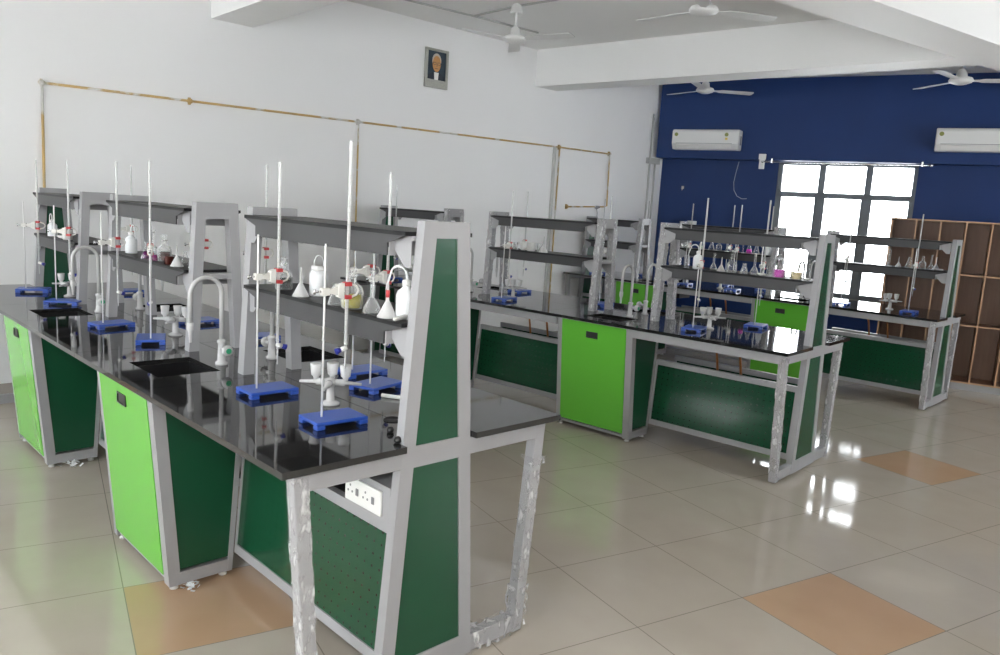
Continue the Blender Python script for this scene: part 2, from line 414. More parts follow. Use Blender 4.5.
def build_island(i):
    I = ISL[i]; S = I['W'] / 1.2083; W = I['W']; ym = W / 2; dz = I['dz']
    loc, rz = I['o'], I['a']
    Y = lambda y: y * S
    HT = 1.64 + dz * .3
    # ---- frame with its end columns
    fr = thing('bench_frame', {0: 'grey steel frame of the bench nearest the camera, with tall green end column', 1: 'grey steel frame of the middle bench, legs wrapped in film', 2: 'grey steel frame of the far bench standing before the wooden pigeonholes'}[i], 'bench frame', loc, rz, 'steel frames of the lab benches')
    hw = lambda z: .097 + (1.64 - z) * .071
    XF = I['XF']
    for x0, x1, nm in ((-.07, -.03, 'n'), (XF, XF + .04, 'f')):
        m = MB(); t = .055
        def mem(z0, z1):   # a full-width bar between heights
            m.prism([(ym - hw(z0), z0), (ym + hw(z0), z0), (ym + hw(z1), z1), (ym - hw(z1), z1)], 'x', x0, x1)
        zb = .015
        for sgn in (-1, 1):
            o = [(ym + sgn * hw(zb), zb), (ym + sgn * hw(HT), HT), (ym + sgn * (hw(HT) - t), HT), (ym + sgn * (hw(zb) - t), zb)]
            m.prism(o, 'x', x0, x1)
        def inner(z0, z1):
            m.prism([(ym - hw(z0) + t - .001, z0), (ym + hw(z0) - t + .001, z0), (ym + hw(z1) - t + .001, z1), (ym - hw(z1) + t - .001, z1)], 'x', x0, x1)
        inner(zb, .10); inner(.81, .885); inner(HT - .055, HT)
        m.build('end_column', 'grey', fr)
        for z0, z1 in ((.10, .81), (.885, HT - .055)):
            g = MB(); t2 = t + .001
            g.prism([(ym - hw(z0) + t2, z0), (ym + hw(z0) - t2, z0), (ym + hw(z1) - t2, z1), (ym - hw(z1) + t2, z1)], 'x', x0 + .006, x1 - .006)
            p = g.build('infill_panel', 'green', fr); p['label'] = 'dark green infill panel'
        for sgn in (-1, 1):
            yt, yb = ym + sgn * (ym - Y(.052)), ym + sgn * (ym - Y(.116))
            w = .05 * -sgn
            xx0, xx1 = (x1 - .048, x1)
            m = MB().prism([(yb, .012), (yt, .875), (yt + w, .875), (yb + w, .012)], 'x', xx0, xx1)
            lg = m.build('leg', 'grey', fr, bevel=.004)
            # rail at the foot and apron under the top, from leg to column
            yc0, yc1 = ym + sgn * (hw(.06) - .004), yb + w * .9
            MB().box(xx0 + .004, xx1 - .001, min(yc0, yc1), max(yc0, yc1), .018, .085).build('foot_rail', 'grey', fr, bevel=.003)
            yc0, yc1 = ym + sgn * (hw(.84) - .004), yt + w * .9
            MB().box(xx0 + .003, xx1 - .0005, min(yc0, yc1), max(yc0, yc1), .812, .877).build('end_apron', 'grey', fr, bevel=.003)
            if nm == 'n':
                cm = MB(); xm = (xx0 + xx1) / 2
                pt = lambda z: (xm, yb + (yt - yb) * (z - .012) / .863 + w / 2, z)
                if i == 0 and sgn == 1:
                    crumple(cm, pt(.70), pt(.74), .028, .028, 4, .014); crumple(cm, pt(.03), pt(.20), .027, .027, 6, .010)
                    crumple(cm, pt(.22), pt(.68), .0256, .0246, 14, .0012)
                else:
                    crumple(cm, pt(.03), pt(.86), .0256, .0246, 26, .0022)
                w_ = cm.build('plastic_wrap', 'film', lg); w_['label'] = 'crinkled clear plastic film wrapped round the leg'
                if i == 0 and sgn == 1:
                    cm = MB(); ys = [yb + w, ym + sgn * hw(.06)]
                    a, b = min(ys), max(ys)
                    vs = []; seg = 10
                    for q in range(seg + 1):
                        yy = a + (b - a) * q / seg
                        for cx, cz in ((-1, -1), (0, -1), (1, -1), (1, 0), (1, 1), (0, 1), (-1, 1), (-1, 0)):
                            j = random.uniform(0, .009); vs.append((xm + cx * (.025 + j), yy + random.uniform(-.004, .004), .052 + cz * (.036 + j)))
                    fs = []
                    for q in range(seg):
                        for k in range(8):
                            A, B = q * 8 + k, q * 8 + (k + 1) % 8; fs.append((A, B, B + 8, A + 8))
                    cm._add(vs, fs).build('rail_wrap', 'film', fr)['label'] = 'crinkled clear plastic film wrapped round the foot rail'
    # service spine: pegboards on both sides with rails above and below
    for bi, (x0, x1) in enumerate(BAYS):
        for sgn in (-1, 1):
            yy = lambda z: ym + sgn * (ym - Y(.466 - .08 * (.88 - z)))
            def slab(z0, z1, ins, th_):
                a, b = yy(z0) - sgn * ins, yy(z1) - sgn * ins
                return MB().hexa([(x0, a, z0), (x1, a, z0), (x1, a - sgn * th_, z0), (x0, a - sgn * th_, z0), (x0, b, z1), (x1, b, z1), (x1, b - sgn * th_, z1), (x0, b - sgn * th_, z1)])
            p = slab(.145, .572, .006, .012).build('pegboard', 'peg', fr); p['label'] = 'dark green perforated back panel'
            slab(.572, .612, 0, .03).build('panel_rail', 'grey', fr); slab(.105, .145, 0, .03).build('panel_rail', 'grey', fr)
            for xa in (x0, x1 - .014):
                m = MB(); a, b = yy(.145), yy(.572)
                m.hexa([(xa, a, .145), (xa + .014, a, .145), (xa + .014, a - sgn * .028, .145), (xa, a - sgn * .028, .145), (xa, b, .572), (xa + .014, b, .572), (xa + .014, b - sgn * .028, .572), (xa, b - sgn * .028, .572)])
                m.build('panel_stile', 'grey', fr)
        MB().box(x0, x1, ym - .11 * S, ym + .11 * S, .545, .555).build('service_trough', 'blackp', fr)
        if i and bi < 2:
            for sgn in (-1, 1):
                ya = ym + sgn * (ym - Y(.035)); yb = ya - sgn * .03
                MB().box(x0 + (.0 if bi else 0), x1 + (.01 if bi == 0 else 0), min(ya, yb), max(ya, yb), .815, .877).build('side_apron', 'grey', fr)
        if bi < 2:
            for q in (.38, .55):
                xp = x0 + (x1 - x0) * q
                gp = MB().path([(xp, ym + .04, .555), (xp - .02, ym + .03, .72), (xp - .05, ym + .01, .879)], .009, 8).build('gas_pipe', 'copper', fr)
                gp['label'] = 'bare copper gas pipe'
    # socket box above the near pegboard
    ys = Y(.452)
    if i == 0: socket(fr, ys)
    # ---- cabinets (the units under the sinks on the side one sees)
    for ci, (xa, xb) in enumerate(CABS):
        cb = thing('sink_cabinet', {(0, 0): 'lime green cabinet under the bench nearest the camera, closer to its wrapped leg', (0, 1): 'lime green cabinet under the bench nearest the camera, at its wall end',
                                    (1, 0): 'lime green cabinet under the middle bench, its whole door in view', (1, 1): 'cabinet of the middle bench, its dark side just right of the tall green column',
                                    (2, 0): 'lime green cabinet of the far bench seen below the rack by the window', (2, 1): 'lime green cabinet of the far bench nearest the white wall corner'}[(i, ci)], 'cabinet', loc, rz, 'lime green sink cabinets')
        yf = lambda z: Y(.05) + (.88 - z) * .08 * S
        yk = lambda z: Y(.455) - (.88 - z) * .07 * S
        zb, zt = .022, .872
        def quad(mb, xq0, xq1, ya0, ya1, za, yb0, yb1, zb_):
            return mb.hexa([(xq0, ya0, za), (xq1, ya0, za), (xq1, ya1, za), (xq0, ya1, za), (xq0, yb0, zb_), (xq1, yb0, zb_), (xq1, yb1, zb_), (xq0, yb1, zb_)])
        m = MB(); t = .05
        for x0, x1 in ((xa, xa + .022), (xb - .022, xb)):       # two side frames
            quad(m, x0, x1, yf(zb), yf(zb) + t, zb, yf(zt), yf(zt) + t, zt)
            quad(m, x0, x1, yk(zb) - .022, yk(zb), zb, yk(zt) - .022, yk(zt), zt)
            m.box(x0 + .001, x1 - .001, yf(.07) + .02, yk(.07) - .02, zb + .001, zb + .055)
            m.box(x0 + .001, x1 - .001, yf(.86) + .02, yk(.86) - .01, zt - .03, zt - .001)
        quad(m, xa + .02, xa + .04, yf(zb), yf(zb) + .02, zb, yf(zt), yf(zt) + .02, zt)
        quad(m, xb - .055, xb - .02, yf(zb), yf(zb) + .02, zb, yf(zt), yf(zt) + .02, zt)
        m.box(xa + .01, xb - .01, yf(zt) + .001, yf(zt) + .02, zt - .02, zt - .002)
        m.build('cabinet_frame', 'grey', cb)
        for x0, x1 in ((xa + .006, xa + .016), (xb - .016, xb - .006)):
            p = quad(MB(), x0, x1, yf(.09) + .045, yk(.09) - .018, .09, yf(.85) + .045, yk(.85) - .018, .85).build('side_panel', 'green', cb); p['label'] = 'dark green side panel'
        d = quad(MB(), xa + .042, xb - .057, yf(.06) - .003, yf(.06) + .015, .06, yf(.866) - .003, yf(.866) + .015, .866).build('door', 'lime', cb); d['label'] = 'lime green door'
        hx = xa + .33; z_ = .775
        h = MB()
        for q in ((-.052, .052, z_ + .017, z_ + .025), (-.052, .052, z_ - .025, z_ - .017), (-.052, -.043, z_ - .025, z_ + .025), (.043, .052, z_ - .025, z_ + .025)):
            h.box(hx + q[0], hx + q[1], yf(z_) - .008, yf(z_) + .004, q[2], q[3])
        h.box(hx - .044, hx + .044, yf(z_) - .0045, yf(z_) + .004, z_ - .018, z_ + .018)
        h.build('handle', 'blackp', d)['label'] = 'black recessed handle'
        quad(MB(), xa + .02, xb - .02, yf(.07) + .016, yk(.07) - .01, zb + .005, yf(.085) + .016, yk(.085) - .01, zb + .025).build('bottom_board', 'grey', cb)
        quad(MB(), xa + .02, xb - .02, yk(.09) - .02, yk(.09) - .01, .09, yk(.85) - .02, yk(.85) - .01, .85).build('back_board', 'green', cb)
        for x0 in (xa + .03, xb - .03):
            for y0 in (yf(zb) + .03, yk(zb) - .03):
                MB().lathe([(.018, 0), (.018, .008), (.012, .012), (.012, .03)], (x0, y0, 0), 12).build('foot', 'foot', cb)
    # ---- worktop of granite slabs with four sinks
    wt = thing('worktop', {0: 'glossy black granite worktop of the bench nearest the camera', 1: 'glossy black granite worktop of the middle bench', 2: 'glossy black granite worktop of the far bench by the window'}[i], 'worktop', loc, rz, 'black granite worktops')
    SK = [(-1.69, -1.34), (-3.46, -3.13)]
    cuts = [XF - (.11 if i == 0 else .01), -3.72, -3.04, -2.01, -1.17, 0]
    for sgn in (-1, 1):
        for q in range(5):
            xa, xb = cuts[q] + .0012, cuts[q + 1] - .0012
            sk = next((s for s in SK if xa < s[0] and s[1] < xb), None)
            y_out, y_in = 0, ym - .0012
            def B(m, x0, x1, ya, yb):
                p, r = ym + sgn * (ym - ya), ym + sgn * (ym - yb); m.box(x0, x1, min(p, r), max(p, r), .878, ZT)
            m = MB(); ys0, ys1 = Y(.14), Y(.415)
            if sk:
                B(m, xa, sk[0], 0, y_in); B(m, sk[1], xb, 0, y_in); B(m, sk[0], sk[1], 0, ys0); B(m, sk[0], sk[1], ys1, y_in)
            elif q == 4:
                B(m, xa, -.072, 0, y_in); B(m, -.072, xb, 0, ym - hw(ZT) - .004)
            elif q == 0:
                B(m, XF + .042, xb, 0, y_in); B(m, xa, XF + .042, 0, ym - hw(ZT) - .004)
            else: B(m, xa, xb, 0, y_in)
            sl = m.build('granite_slab', 'granite', wt)
            if sk:
                a, b = sorted((ym + sgn * (ym - ys0), ym + sgn * (ym - ys1)))
                s = MB(); x0, x1 = sk; d = .20
                s.box(x0 - .012, x0, a - .012, b + .012, ZT - d, .8775).box(x1, x1 + .012, a - .012, b + .012, ZT - d, .8775)
                s.box(x0, x1, a - .012, a, ZT - d, .8775).box(x0, x1, b, b + .012, ZT - d, .8775).box(x0 - .012, x1 + .012, a - .012, b + .012, ZT - d - .01, ZT - d)
                s.lathe([(.03, 0), (.03, .004), (.012, .003)], ((x0 + x1) / 2, (a + b) / 2, ZT - d), 14)
                s.build('sink', 'blackp', wt)['label'] = 'black drop-in sink'
    if i == 0:
        MB().lathe([(.034, 0), (.034, .004), (.028, .006), (.026, .003), (0, .002)], (-.29, .60, ZT), 18).build('cable_grommet', 'blackp', wt)['label'] = 'black round cable grommet'
        MB().lathe([(.011, 0), (.013, .012), (.008, .02), (0, .021)], (-.165, .50, ZT), 12).build('plug', 'blackp', wt)['label'] = 'small black plug'
        MB().lathe([(.010, 0), (.016, .008), (.011, .020), (0, .024)], (-.055, .452, ZT), 10).build('sealant_blob', 'blackp', wt)['label'] = 'blob of black sealant at the column'
    # ---- racks
    zs = [1.603 + dz, 1.302 + dz * 1.7]
    hf = lambda z: .105 + (1.64 - z) * .0515
    HF = 1.637 + dz
    def upright(par, xc):
        m = MB(); x0, x1 = xc - .027, xc + .027; t = .05
        for sgn in (-1, 1):
            m.prism([(ym + sgn * hf(ZT), ZT), (ym + sgn * hf(HF), HF), (ym + sgn * (hf(HF) - t), HF), (ym + sgn * (hf(ZT) - t), ZT)], 'x', x0, x1)
        m.prism([(ym - hf(HF) + t - .001, HF), (ym + hf(HF) - t + .001, HF), (ym + hf(HF - .08) - t + .001, HF - .08), (ym - hf(HF - .08) + t - .001, HF - .08)], 'x', x0, x1)
        m.box(x0 + .006, x1 - .006, ym - hf(zs[1]) + .01, ym + hf(zs[1]) - .01, zs[1] - .045, zs[1] - .016)
        o = m.build('upright', 'grey', par)
        if i:
            c = MB()
            for sgn in (-1, 1):
                crumple(c, (xc, ym + sgn * (hf(ZT) - t / 2), ZT + .004), (xc, ym + sgn * (hf(HF) - t / 2), HF), .0265, .0285, 14, .003)
            c.build('plastic_wrap', 'film', o)['label'] = 'crinkled clear plastic film on the upright'
    def rack(label, xl, xr, ups):
        rk = thing('reagent_rack', label, 'rack', loc, rz, 'two-shelf reagent racks on the benches')
        for u in ups: upright(rk, u)
        cl, cr = [any(abs(u - (x + d)) < .04 for u in ups) for x, d in ((xl, -.027), (xr, .027))]
        for si, z in enumerate(zs):
            hwid = .145
            sh = MB().box(xl, xr, ym - hwid, ym + hwid, z - .014, z).build('shelf', 'blacks', rk); sh['label'] = 'black granite shelf board'
            for sgn in (-1, 1):
                a = ym + sgn * (hwid - .001); b = a - sgn * .006
                pl = [(xl + .005, z - .014), (xr - .005, z - .014), (xr - .10, z - .042), (xr - .10, z - .085), (xl + .10, z - .085), (xl + .10, z - .042)]
                MB().prism(pl, 'y', a, b).build('side_rail', 'greyd', sh)['label'] = 'dark grey steel side rail'
            for xe, s in ((xl, 1), (xr, -1)):
                m = MB()
                for sgn in (-1, 1):
                    yy = ym + sgn * (hwid - .03)
                    m.prism([(xe, z - .016), (xe + s * .105, z - .016), (xe + s * .105, z - .09), (xe, z - .17)] if False else [(xe + s * .002, z - .016), (xe + s * .098, z - .034), (xe + s * .098, z - .06), (xe + s * .035, z - .118), (xe + s * .002, z - .118)], 'y', yy - .0015, yy + .0015)
                m.box(xe + s * .092, xe + s * .096, ym - hwid + .007, ym + hwid - .007, z - .085, z - .0145)
                m.box(xe + s * .0, xe + s * .095, ym - hwid + .03, ym + hwid - .03, z - .03, z - .0145)
                m.build('bracket', 'grey', sh)['label'] = 'light grey end bracket'
    nm = WH[i]
    pos = {0: ['end beside the tall green column', 'middle stretch between the sinks', 'wall end'], 1: ['end nearest the tall green column', 'middle stretch', 'wall end'], 2: ['end nearest the pigeonholes', 'middle stretch', 'wall end']}[i]
    rack('grey two-shelf rack, %s, %s' % (nm, pos[0]), -1.213, -.071, [-1.24])
    rack('grey two-shelf rack, %s, %s' % (nm, pos[1]), -3.008, -1.857, [-1.83, -3.035])
    rack('grey two-shelf rack, %s, %s' % (nm, pos[2]), XF + .041, -3.657, [-3.63])
for i in range(3): build_island(i)

# ------------------------------------------------------------------ bench fittings
def mk_tap():
    t = thing('water_tap', '', 'tap')
    MB().lathe([(.028, 0), (.028, .012), (.019, .018), (.017, .10), (.021, .103), (.021, .112), (.013, .118)], n=16).build('tap_body', 'tap', t)
    pts = [(0, 0, .11), (0, 0, .30)]
    for k in range(13):
        a = PI * k / 12; pts.append((0, -.0725 + .0725 * math.cos(a), .335 + .0725 * math.sin(a)))
    pts.append((0, -.145, .20))
    MB().path(pts, .0108, 12).build('gooseneck', 'tap', t)
    MB().lathe([(.014, 0), (.014, -.03), (.009, -.045), (.006, -.09)], (0, -.145, .205), 12).build('nozzle', 'cup', t)
    v = MB().path([(.014, 0, .075), (.05, 0, .075)], .011, 10).build('valve', 'tap', t)
    MB().lathe([(.0, 0), (.024, .001), (.026, .012), (.022, .026), (0, .027)], (.048, 0, .075), 14, 'x').build('valve_knob', 'tap', v)
    MB().lathe([(.013, 0), (.013, .002)], (.0755, 0, .075), 12, 'x').build('green_cap', M['tapgreen'], v)['label'] = 'green index disc'
    return t
M['tapgreen'] = plain('green_index', (.02, .30, .14), .4)
def mk_gas():
    t = thing('gas_tap', '', 'gas tap')
    MB().lathe([(.040, 0), (.040, .008), (.028, .014), (.018, .018), (.016, .075), (.022, .083), (.025, .095), (.022, .110), (.0, .116)], n=18).build('pedestal', 'tap', t)
    for k, a in enumerate((PI * .5, PI * 1.0, PI * 1.5, 0)):
        d = Vector((math.cos(a), math.sin(a), 0))
        n = MB().path([d * .02 + Vector((0, 0, .095)), d * .06 + Vector((0, 0, .095)), d * .062 + Vector((0, 0, .095)), d * .13 + Vector((0, 0, .092))], [.015, .015, .009, .006], 10).build('nozzle', 'tap', t)
    for k, (dx, dy) in enumerate(((.0, .062), (.0, -.062), (-.032, .0))):
        MB().lathe([(.010, 0), (.012, .012), (.020, .018), (.025, .066), (.023, .067), (.0, .062)], (dx, dy, .105), 14).build('knob', 'cup', t)
    return t
def mk_stand():
    t = thing('burette_stand', '', 'burette stand')
    m = MB()   # blue base, long side along Y, rod at the -Y end
    m.box(-.070, .070, -.055, .150, .015, .028)
    for a in (-.070, .040):
        for b in (-.055, .115): m.box(a, a + .030, b, b + .035, 0, .0155)
    m.build('base', 'bluep', t, bevel=.004)
    MB().lathe([(.0038, .028), (.0038, .635), (.0025, .64)], n=10).build('rod', 'steel', t)
    c = MB()
    c.box(-.012, .012, -.014, .016, .462, .488)
    c.hexa([(-.008, .016, .468), (.008, .016, .468), (.008, .05, .460), (-.008, .05, .460), (-.008, .016, .483), (.008, .016, .483), (.008, .05, .492), (-.008, .05, .492)])
    c.hexa([(-.012, .048, .455), (.012, .048, .455), (.012, .072, .447), (-.012, .072, .447), (-.012, .048, .497), (.012, .048, .497), (.012, .072, .505), (-.012, .072, .505)])
    cl = c.build('clamp', 'clampm', t, bevel=.002)
    MB().path([(0, -.014, .475), (0, -.042, .475)], .004, 8).path([(0, -.038, .466), (0, -.038, .484)], .005, 8).build('clamp_screw', 'chrome', cl)
    for z in (.447, .493): MB().box(-.015, .015, .074, .10, z, z + .014).build('grip', 'red', cl, bevel=.002)['label'] = 'red rubber grip'
    ar = MB()
    ar.path([(0, .10, .452), (0, .125, .460), (0, .133, .476), (0, .125, .492), (0, .10, .50)], .004, 8); ar.build('spring_arm', 'clampm', cl)
    return t
def mk_burette():
    t = thing('burette', '', 'burette')
    tube = MB().lathe([(.0060, .10), (.0060, .80), (.0066, .803)], n=10).build('glass_tube', 'tube', t)
    g = MB()
    for k in range(26): g.lathe([(.0062, 0), (.0062, .0008)], (0, 0, .16 + k * .021), 10, smooth=False)
    g.build('graduation_marking', 'drain', tube)
    MB().lathe([(.0066, .10), (.0055, .092), (.003, .085), (.0035, .04), (.0018, 0)], n=10).build('tip', 'tube', t)
    s = MB().path([(.0, -.004, .082), (.0, .018, .074)], .0085, 10).build('stopcock', 'white', t)
    MB().path([(.0, .018, .074), (.0, .036, .068)], [.008, .012], 10).build('stopcock_key', 'bluek', s)['label'] = 'blue stopcock key'
    return t

BN = ['the nearest bench', 'the middle bench', 'the far bench']
# taps: between each pair of uprights one for each side of the bench
tap_pos = [(-1.465, .475, 0), (-1.48, .735, PI), (-3.23, .475, 0), (-3.27, .735, PI)]
tap_lab = ['sink nearer its green column, camera side', 'sink nearer its green column, far side', 'sink at the wall end, camera side', 'sink at the wall end, far side']
for i in range(3):
    for k, (x, y, r) in enumerate(tap_pos):
        place('tap', mk_tap, T(i, x, y, ZT), ISL[i]['a'] + r, 'white gooseneck tap, %s %s' % (BN[i], tap_lab[k]), 'white gooseneck taps')
gas_pos = [(0, -.60, .525, -.77, 'by the tall green end column'), (0, -2.28, .58, -.77, 'in the middle stretch between the two sinks'), (0, -4.02, .52, -.77, 'at the wall end behind the last sink'),
           (1, -.79, .50, -.77, 'under the rack full of flasks'), (1, -2.72, .50, -.77, 'beside the two blue stands at mid bench'), (1, -4.3, .62, -.77, 'at its wall end'), (2, -.57, .56, -.77, 'before the wooden pigeonholes'), (2, -2.45, .5, -.77, 'under its middle rack')]
for i, x, y, r, lab in gas_pos:
    place('gas', mk_gas, T(i, x, y, ZT), ISL[i]['a'] + r, 'white three-knob gas tap on %s %s' % (BN[i].replace('the ', ''), lab), 'white gas taps on the benches', .93)

# burette stands: island, rod x, rod y, turn, burette?, words
stands = [
 (0, -.865, .35, 0, 1, 'camera side, second from bench end'),
 (0, -.375, .352, -.05, 1, 'camera side, nearest of all'),
 (0, -.985, .875, 0, 0, 'far side, second from the column'),
 (0, -.71, .785, .25, 1, 'far side, beside green column'),
 (0, -2.66, .325, .15, 1, 'mid stretch, camera side, further one'),
 (0, -2.09, .38, 1.2, 1, 'mid stretch, camera side, beside sink'),
 (0, -2.60, .80, .1, 0, 'mid stretch, far side, further one'),
 (0, -1.97, .86, 0, 1, 'mid stretch, far side, beside sink'),
 (0, -4.35, .325, -.4, 1, 'worktop corner at the wall'),
 (0, -3.68, .35, -.6, 1, 'wall end, beside last sink'),
 (0, -4.10, .88, 0, 1, 'wall end, far side'),
 (1, -2.60, .20, .15, 1, 'mid stretch, camera side'),
 (1, -2.95, .83, .1, 1, 'mid stretch, far side'),
 (1, -.80, .26, .25, 1, 'before the flask rack'),
 (1, -.62, .92, .2, 1, 'behind the flask rack'),
 (1, -1.98, .80, .1, 1, 'far side, behind the sink'),
 (1, -4.25, .30, 0, 1, 'at its wall end'),
 (2, -2.82, .25, .2, 1, 'middle rack, left one'),
 (2, -2.22, .3, .2, 1, 'middle rack, right one'),
 (2, -.98, .28, .15, 1, 'in the window light'),
 (2, -.33, .30, .1, 1, 'before the wooden pigeonholes'),
 (2, -4.15, .29, .1, 1, 'wall end, camera side'),
 (2, -3.78, .86, .1, 1, 'wall end, far side'),
 (2, -2.55, .84, .1, 1, 'middle rack, far side, left one'),
 (2, -2.06, .84, .1, 1, 'middle rack, far side, right one'),
]
for n, (i, x, y, r, bu, w) in enumerate(stands):
    p = T(i, x, y, ZT); a = ISL[i]['a'] + r
    s = place('stand', mk_stand, p, a, 'blue-based burette stand, %s, %s' % (BN[i].replace('the ', ''), w), 'blue-based burette stands')
    if bu:
        d = .088
        zb = {0: .125, 1: .15, 2: .18}[i] + random.uniform(-.015, .02)
        if n == 1: zb = .19
        if n == 3: zb = .11
        q = (p[0] - math.sin(a) * d, p[1] + math.cos(a) * d, ZT + zb)
        place('burette', mk_burette, q, a + (PI if n in (1,) else 0) + random.uniform(-.3, .3), 'glass burette in blue-based stand, %s, %s' % (BN[i].replace('the ', ''), w), 'glass burettes in the stands')

# ------------------------------------------------------------------ glassware on the lower shelves
def liquid_bottle(mat):
    def f():
        t = thing('reagent_bottle', '', 'bottle')
        MB().lathe([(.036, 0), (.040, .004), (.040, .062), (.034, .080), (.014, .094), (.013, .112), (.019, .118), (.019, .122)], n=18).build('glass_body', 'glass', t)
        if mat: MB().lathe([(.034, .003), (.0392, .006), (.0392, .052), (.0, .0525)], n=18).build('liquid', mat, t)
        MB().lathe([(.010, .112), (.012, .124), (.007, .130), (.015, .138), (.015, .146), (.004, .152)], n=12).build('stopper', 'glass', t)
        return t
    return f
def mk_wash():
    t = thing('wash_bottle', '', 'wash bottle')
    MB().lathe([(.034, 0), (.037, .004), (.037, .085), (.033, .098), (.015, .112), (.014, .122)], n=18).build('bottle_body', 'pp', t)
    MB().lathe([(.017, .118), (.017, .136), (.006, .142)], n=14).build('cap', 'white', t)
    pts = [(0, 0, .138)] + [(-.036 + .036 * math.cos(q * PI / 10), 0, .150 + .036 * math.sin(q * PI / 10)) for q in range(9)] + [(-.082, 0, .12), (-.09, 0, .095)]
    MB().path(pts, [.0045] * 9 + [.004, .0035, .002], 8).build('spout', 'pp', t)
    return t
def mk_widejar():
    t = thing('plastic_bottle', '', 'bottle')
    MB().lathe([(.038, 0), (.042, .005), (.042, .095), (.034, .112), (.030, .118)], n=18).build('bottle_body', 'pp', t)
    MB().lathe([(.033, .114), (.033, .134), (.0, .135)], n=16).build('cap', 'white', t)
    MB().path([(-.022, 0, .134), (-.022, 0, .155), (-.014, 0, .175), (0, 0, .182), (.014, 0, .175), (.022, 0, .155), (.022, 0, .134)], .0028, 8).build('handle_loop', 'pp', t)
    return t
def mk_vol():
    t = thing('volumetric_flask', '', 'flask')
    MB().lathe([(.026, 0), (.032, .006), (.030, .02), (.018, .045), (.008, .06), (.0075, .135), (.010, .138)], n=16).build('glass_body', 'glass', t)
    MB().lathe([(.006, .130), (.007, .142), (.011, .146), (.011, .152), (.0, .154)], n=10).build('stopper', 'glass', t)
    return t
def conical(mat, kind='conical_flask'):
    def f():
        t = thing(kind, '', 'flask')
        MB().lathe([(.032, 0), (.036, .004), (.015, .07), (.013, .095), (.017, .10)], n=16).build('glass_body', 'glass', t)
        if mat: MB().lathe([(.031, .003), (.0352, .0055), (.0235, .0445), (.0, .045)], n=16).build('liquid', mat, t)
        return t
    return f
def funnel(red):
    def f():
        t = thing('funnel', '', 'funnel')
        MB().lathe([(.034, 0), (.033, .003), (.006, .055), (.005, .06), (.003, .115)], n=16).build('cone', 'cup', t)
        if red: MB().lathe([(.0065, .066), (.0068, .09)], n=10).build('red_band', 'red', t)['label'] = 'red rubber band on the stem'
        return t
    return f
def cup(h, r, mat, name, cat):
    def f():
        t = thing(name, '', cat)
        MB().lathe([(r * .85, 0), (r, .004), (r, h - .003), (r * 1.08, h), (r * .93, h - .001), (r * .92, .006), (0, .005)], n=16).build('wall', mat, t)
        MB().lathe([(r * .88, .006), (r * .88, h * .45), (0, h * .451)], n=14).build('contents', 'darkliq' if name == 'dark_beaker' else mat, t)
        return t
    return f
def mk_cyl():
    t = thing('measuring_cylinder', '', 'cylinder')
    MB().lathe([(.026, 0), (.026, .006), (.012, .012), (.011, .145), (.014, .15)], n=14).build('glass_tube', 'glass', t)
    MB().lathe([(.028, -.0), (.028, .007), (.013, .008)], n=8, smooth=False).build('foot', 'white', t)
    return t
def mk_dish():
    t = thing('porcelain_dish', '', 'dish')
    MB().lathe([(.016, 0), (.030, .008), (.040, .024), (.037, .023), (.025, .011), (0, .007)], n=18).build('bowl', 'white', t)
    return t
def mk_pestle():
    t = thing('pestle', '', 'pestle')
    MB().path([(0, -.06, .012), (0, -.05, .012), (0, .03, .011), (0, .05, .014), (0, .064, .014)], [.004, .008, .009, .014, .008], 12).build('shaft', 'white', t)
    return t
MK = {'wash': mk_wash, 'plastic': mk_widejar, 'vol': mk_vol, 'cyl': mk_cyl, 'dish': mk_dish, 'pestle': mk_pestle, 'funnel': funnel(0), 'funnel_red': funnel(1),
      'flask': conical(None), 'flask_purple': conical('purple'), 'flask_pink': conical('pink'), 'flask_plum': conical('plum'), 'bot': liquid_bottle(None), 'bot_dark': liquid_bottle('darkliq'), 'bot_yel': liquid_bottle('amberliq'),
      'bot_brown': liquid_bottle('brown'), 'bot_pink': liquid_bottle('pink'), 'bot_green': liquid_bottle('paleg'), 'bot_pale': liquid_bottle('paley'),
      'beaker': cup(.06, .026, 'glass', 'beaker', 'beaker'), 'dark': cup(.045, .026, 'brown', 'dark_beaker', 'beaker'), 'jar': cup(.062, .030, 'white', 'jar', 'jar'), 'black': cup(.05, .022, 'darkliq', 'black_jar', 'jar'), 'greyjar': cup(.075, .034, 'greyjar', 'grey_jar', 'jar')}
GR = {'wash': 'white wash bottles on the racks', 'vol': 'volumetric flasks on the racks', 'flask': 'empty conical flasks on the racks', 'funnel': 'upturned funnels on the racks', 'cyl': 'measuring cylinders on the racks', 'beaker': 'glass beakers on the racks', 'dish': 'white dishes on the racks', 'jar': 'small white jars on the racks', 'pestle': 'white pestles on the racks'}
R1, R2, R3 = 'near rack of the nearest bench', 'middle rack of the nearest bench', 'wall-end rack of the nearest bench'
R4, R5 = 'near rack of the middle bench', 'middle rack of the middle bench'
R6, R7 = 'rack of the far bench by the pigeonholes', 'middle rack of the far bench'
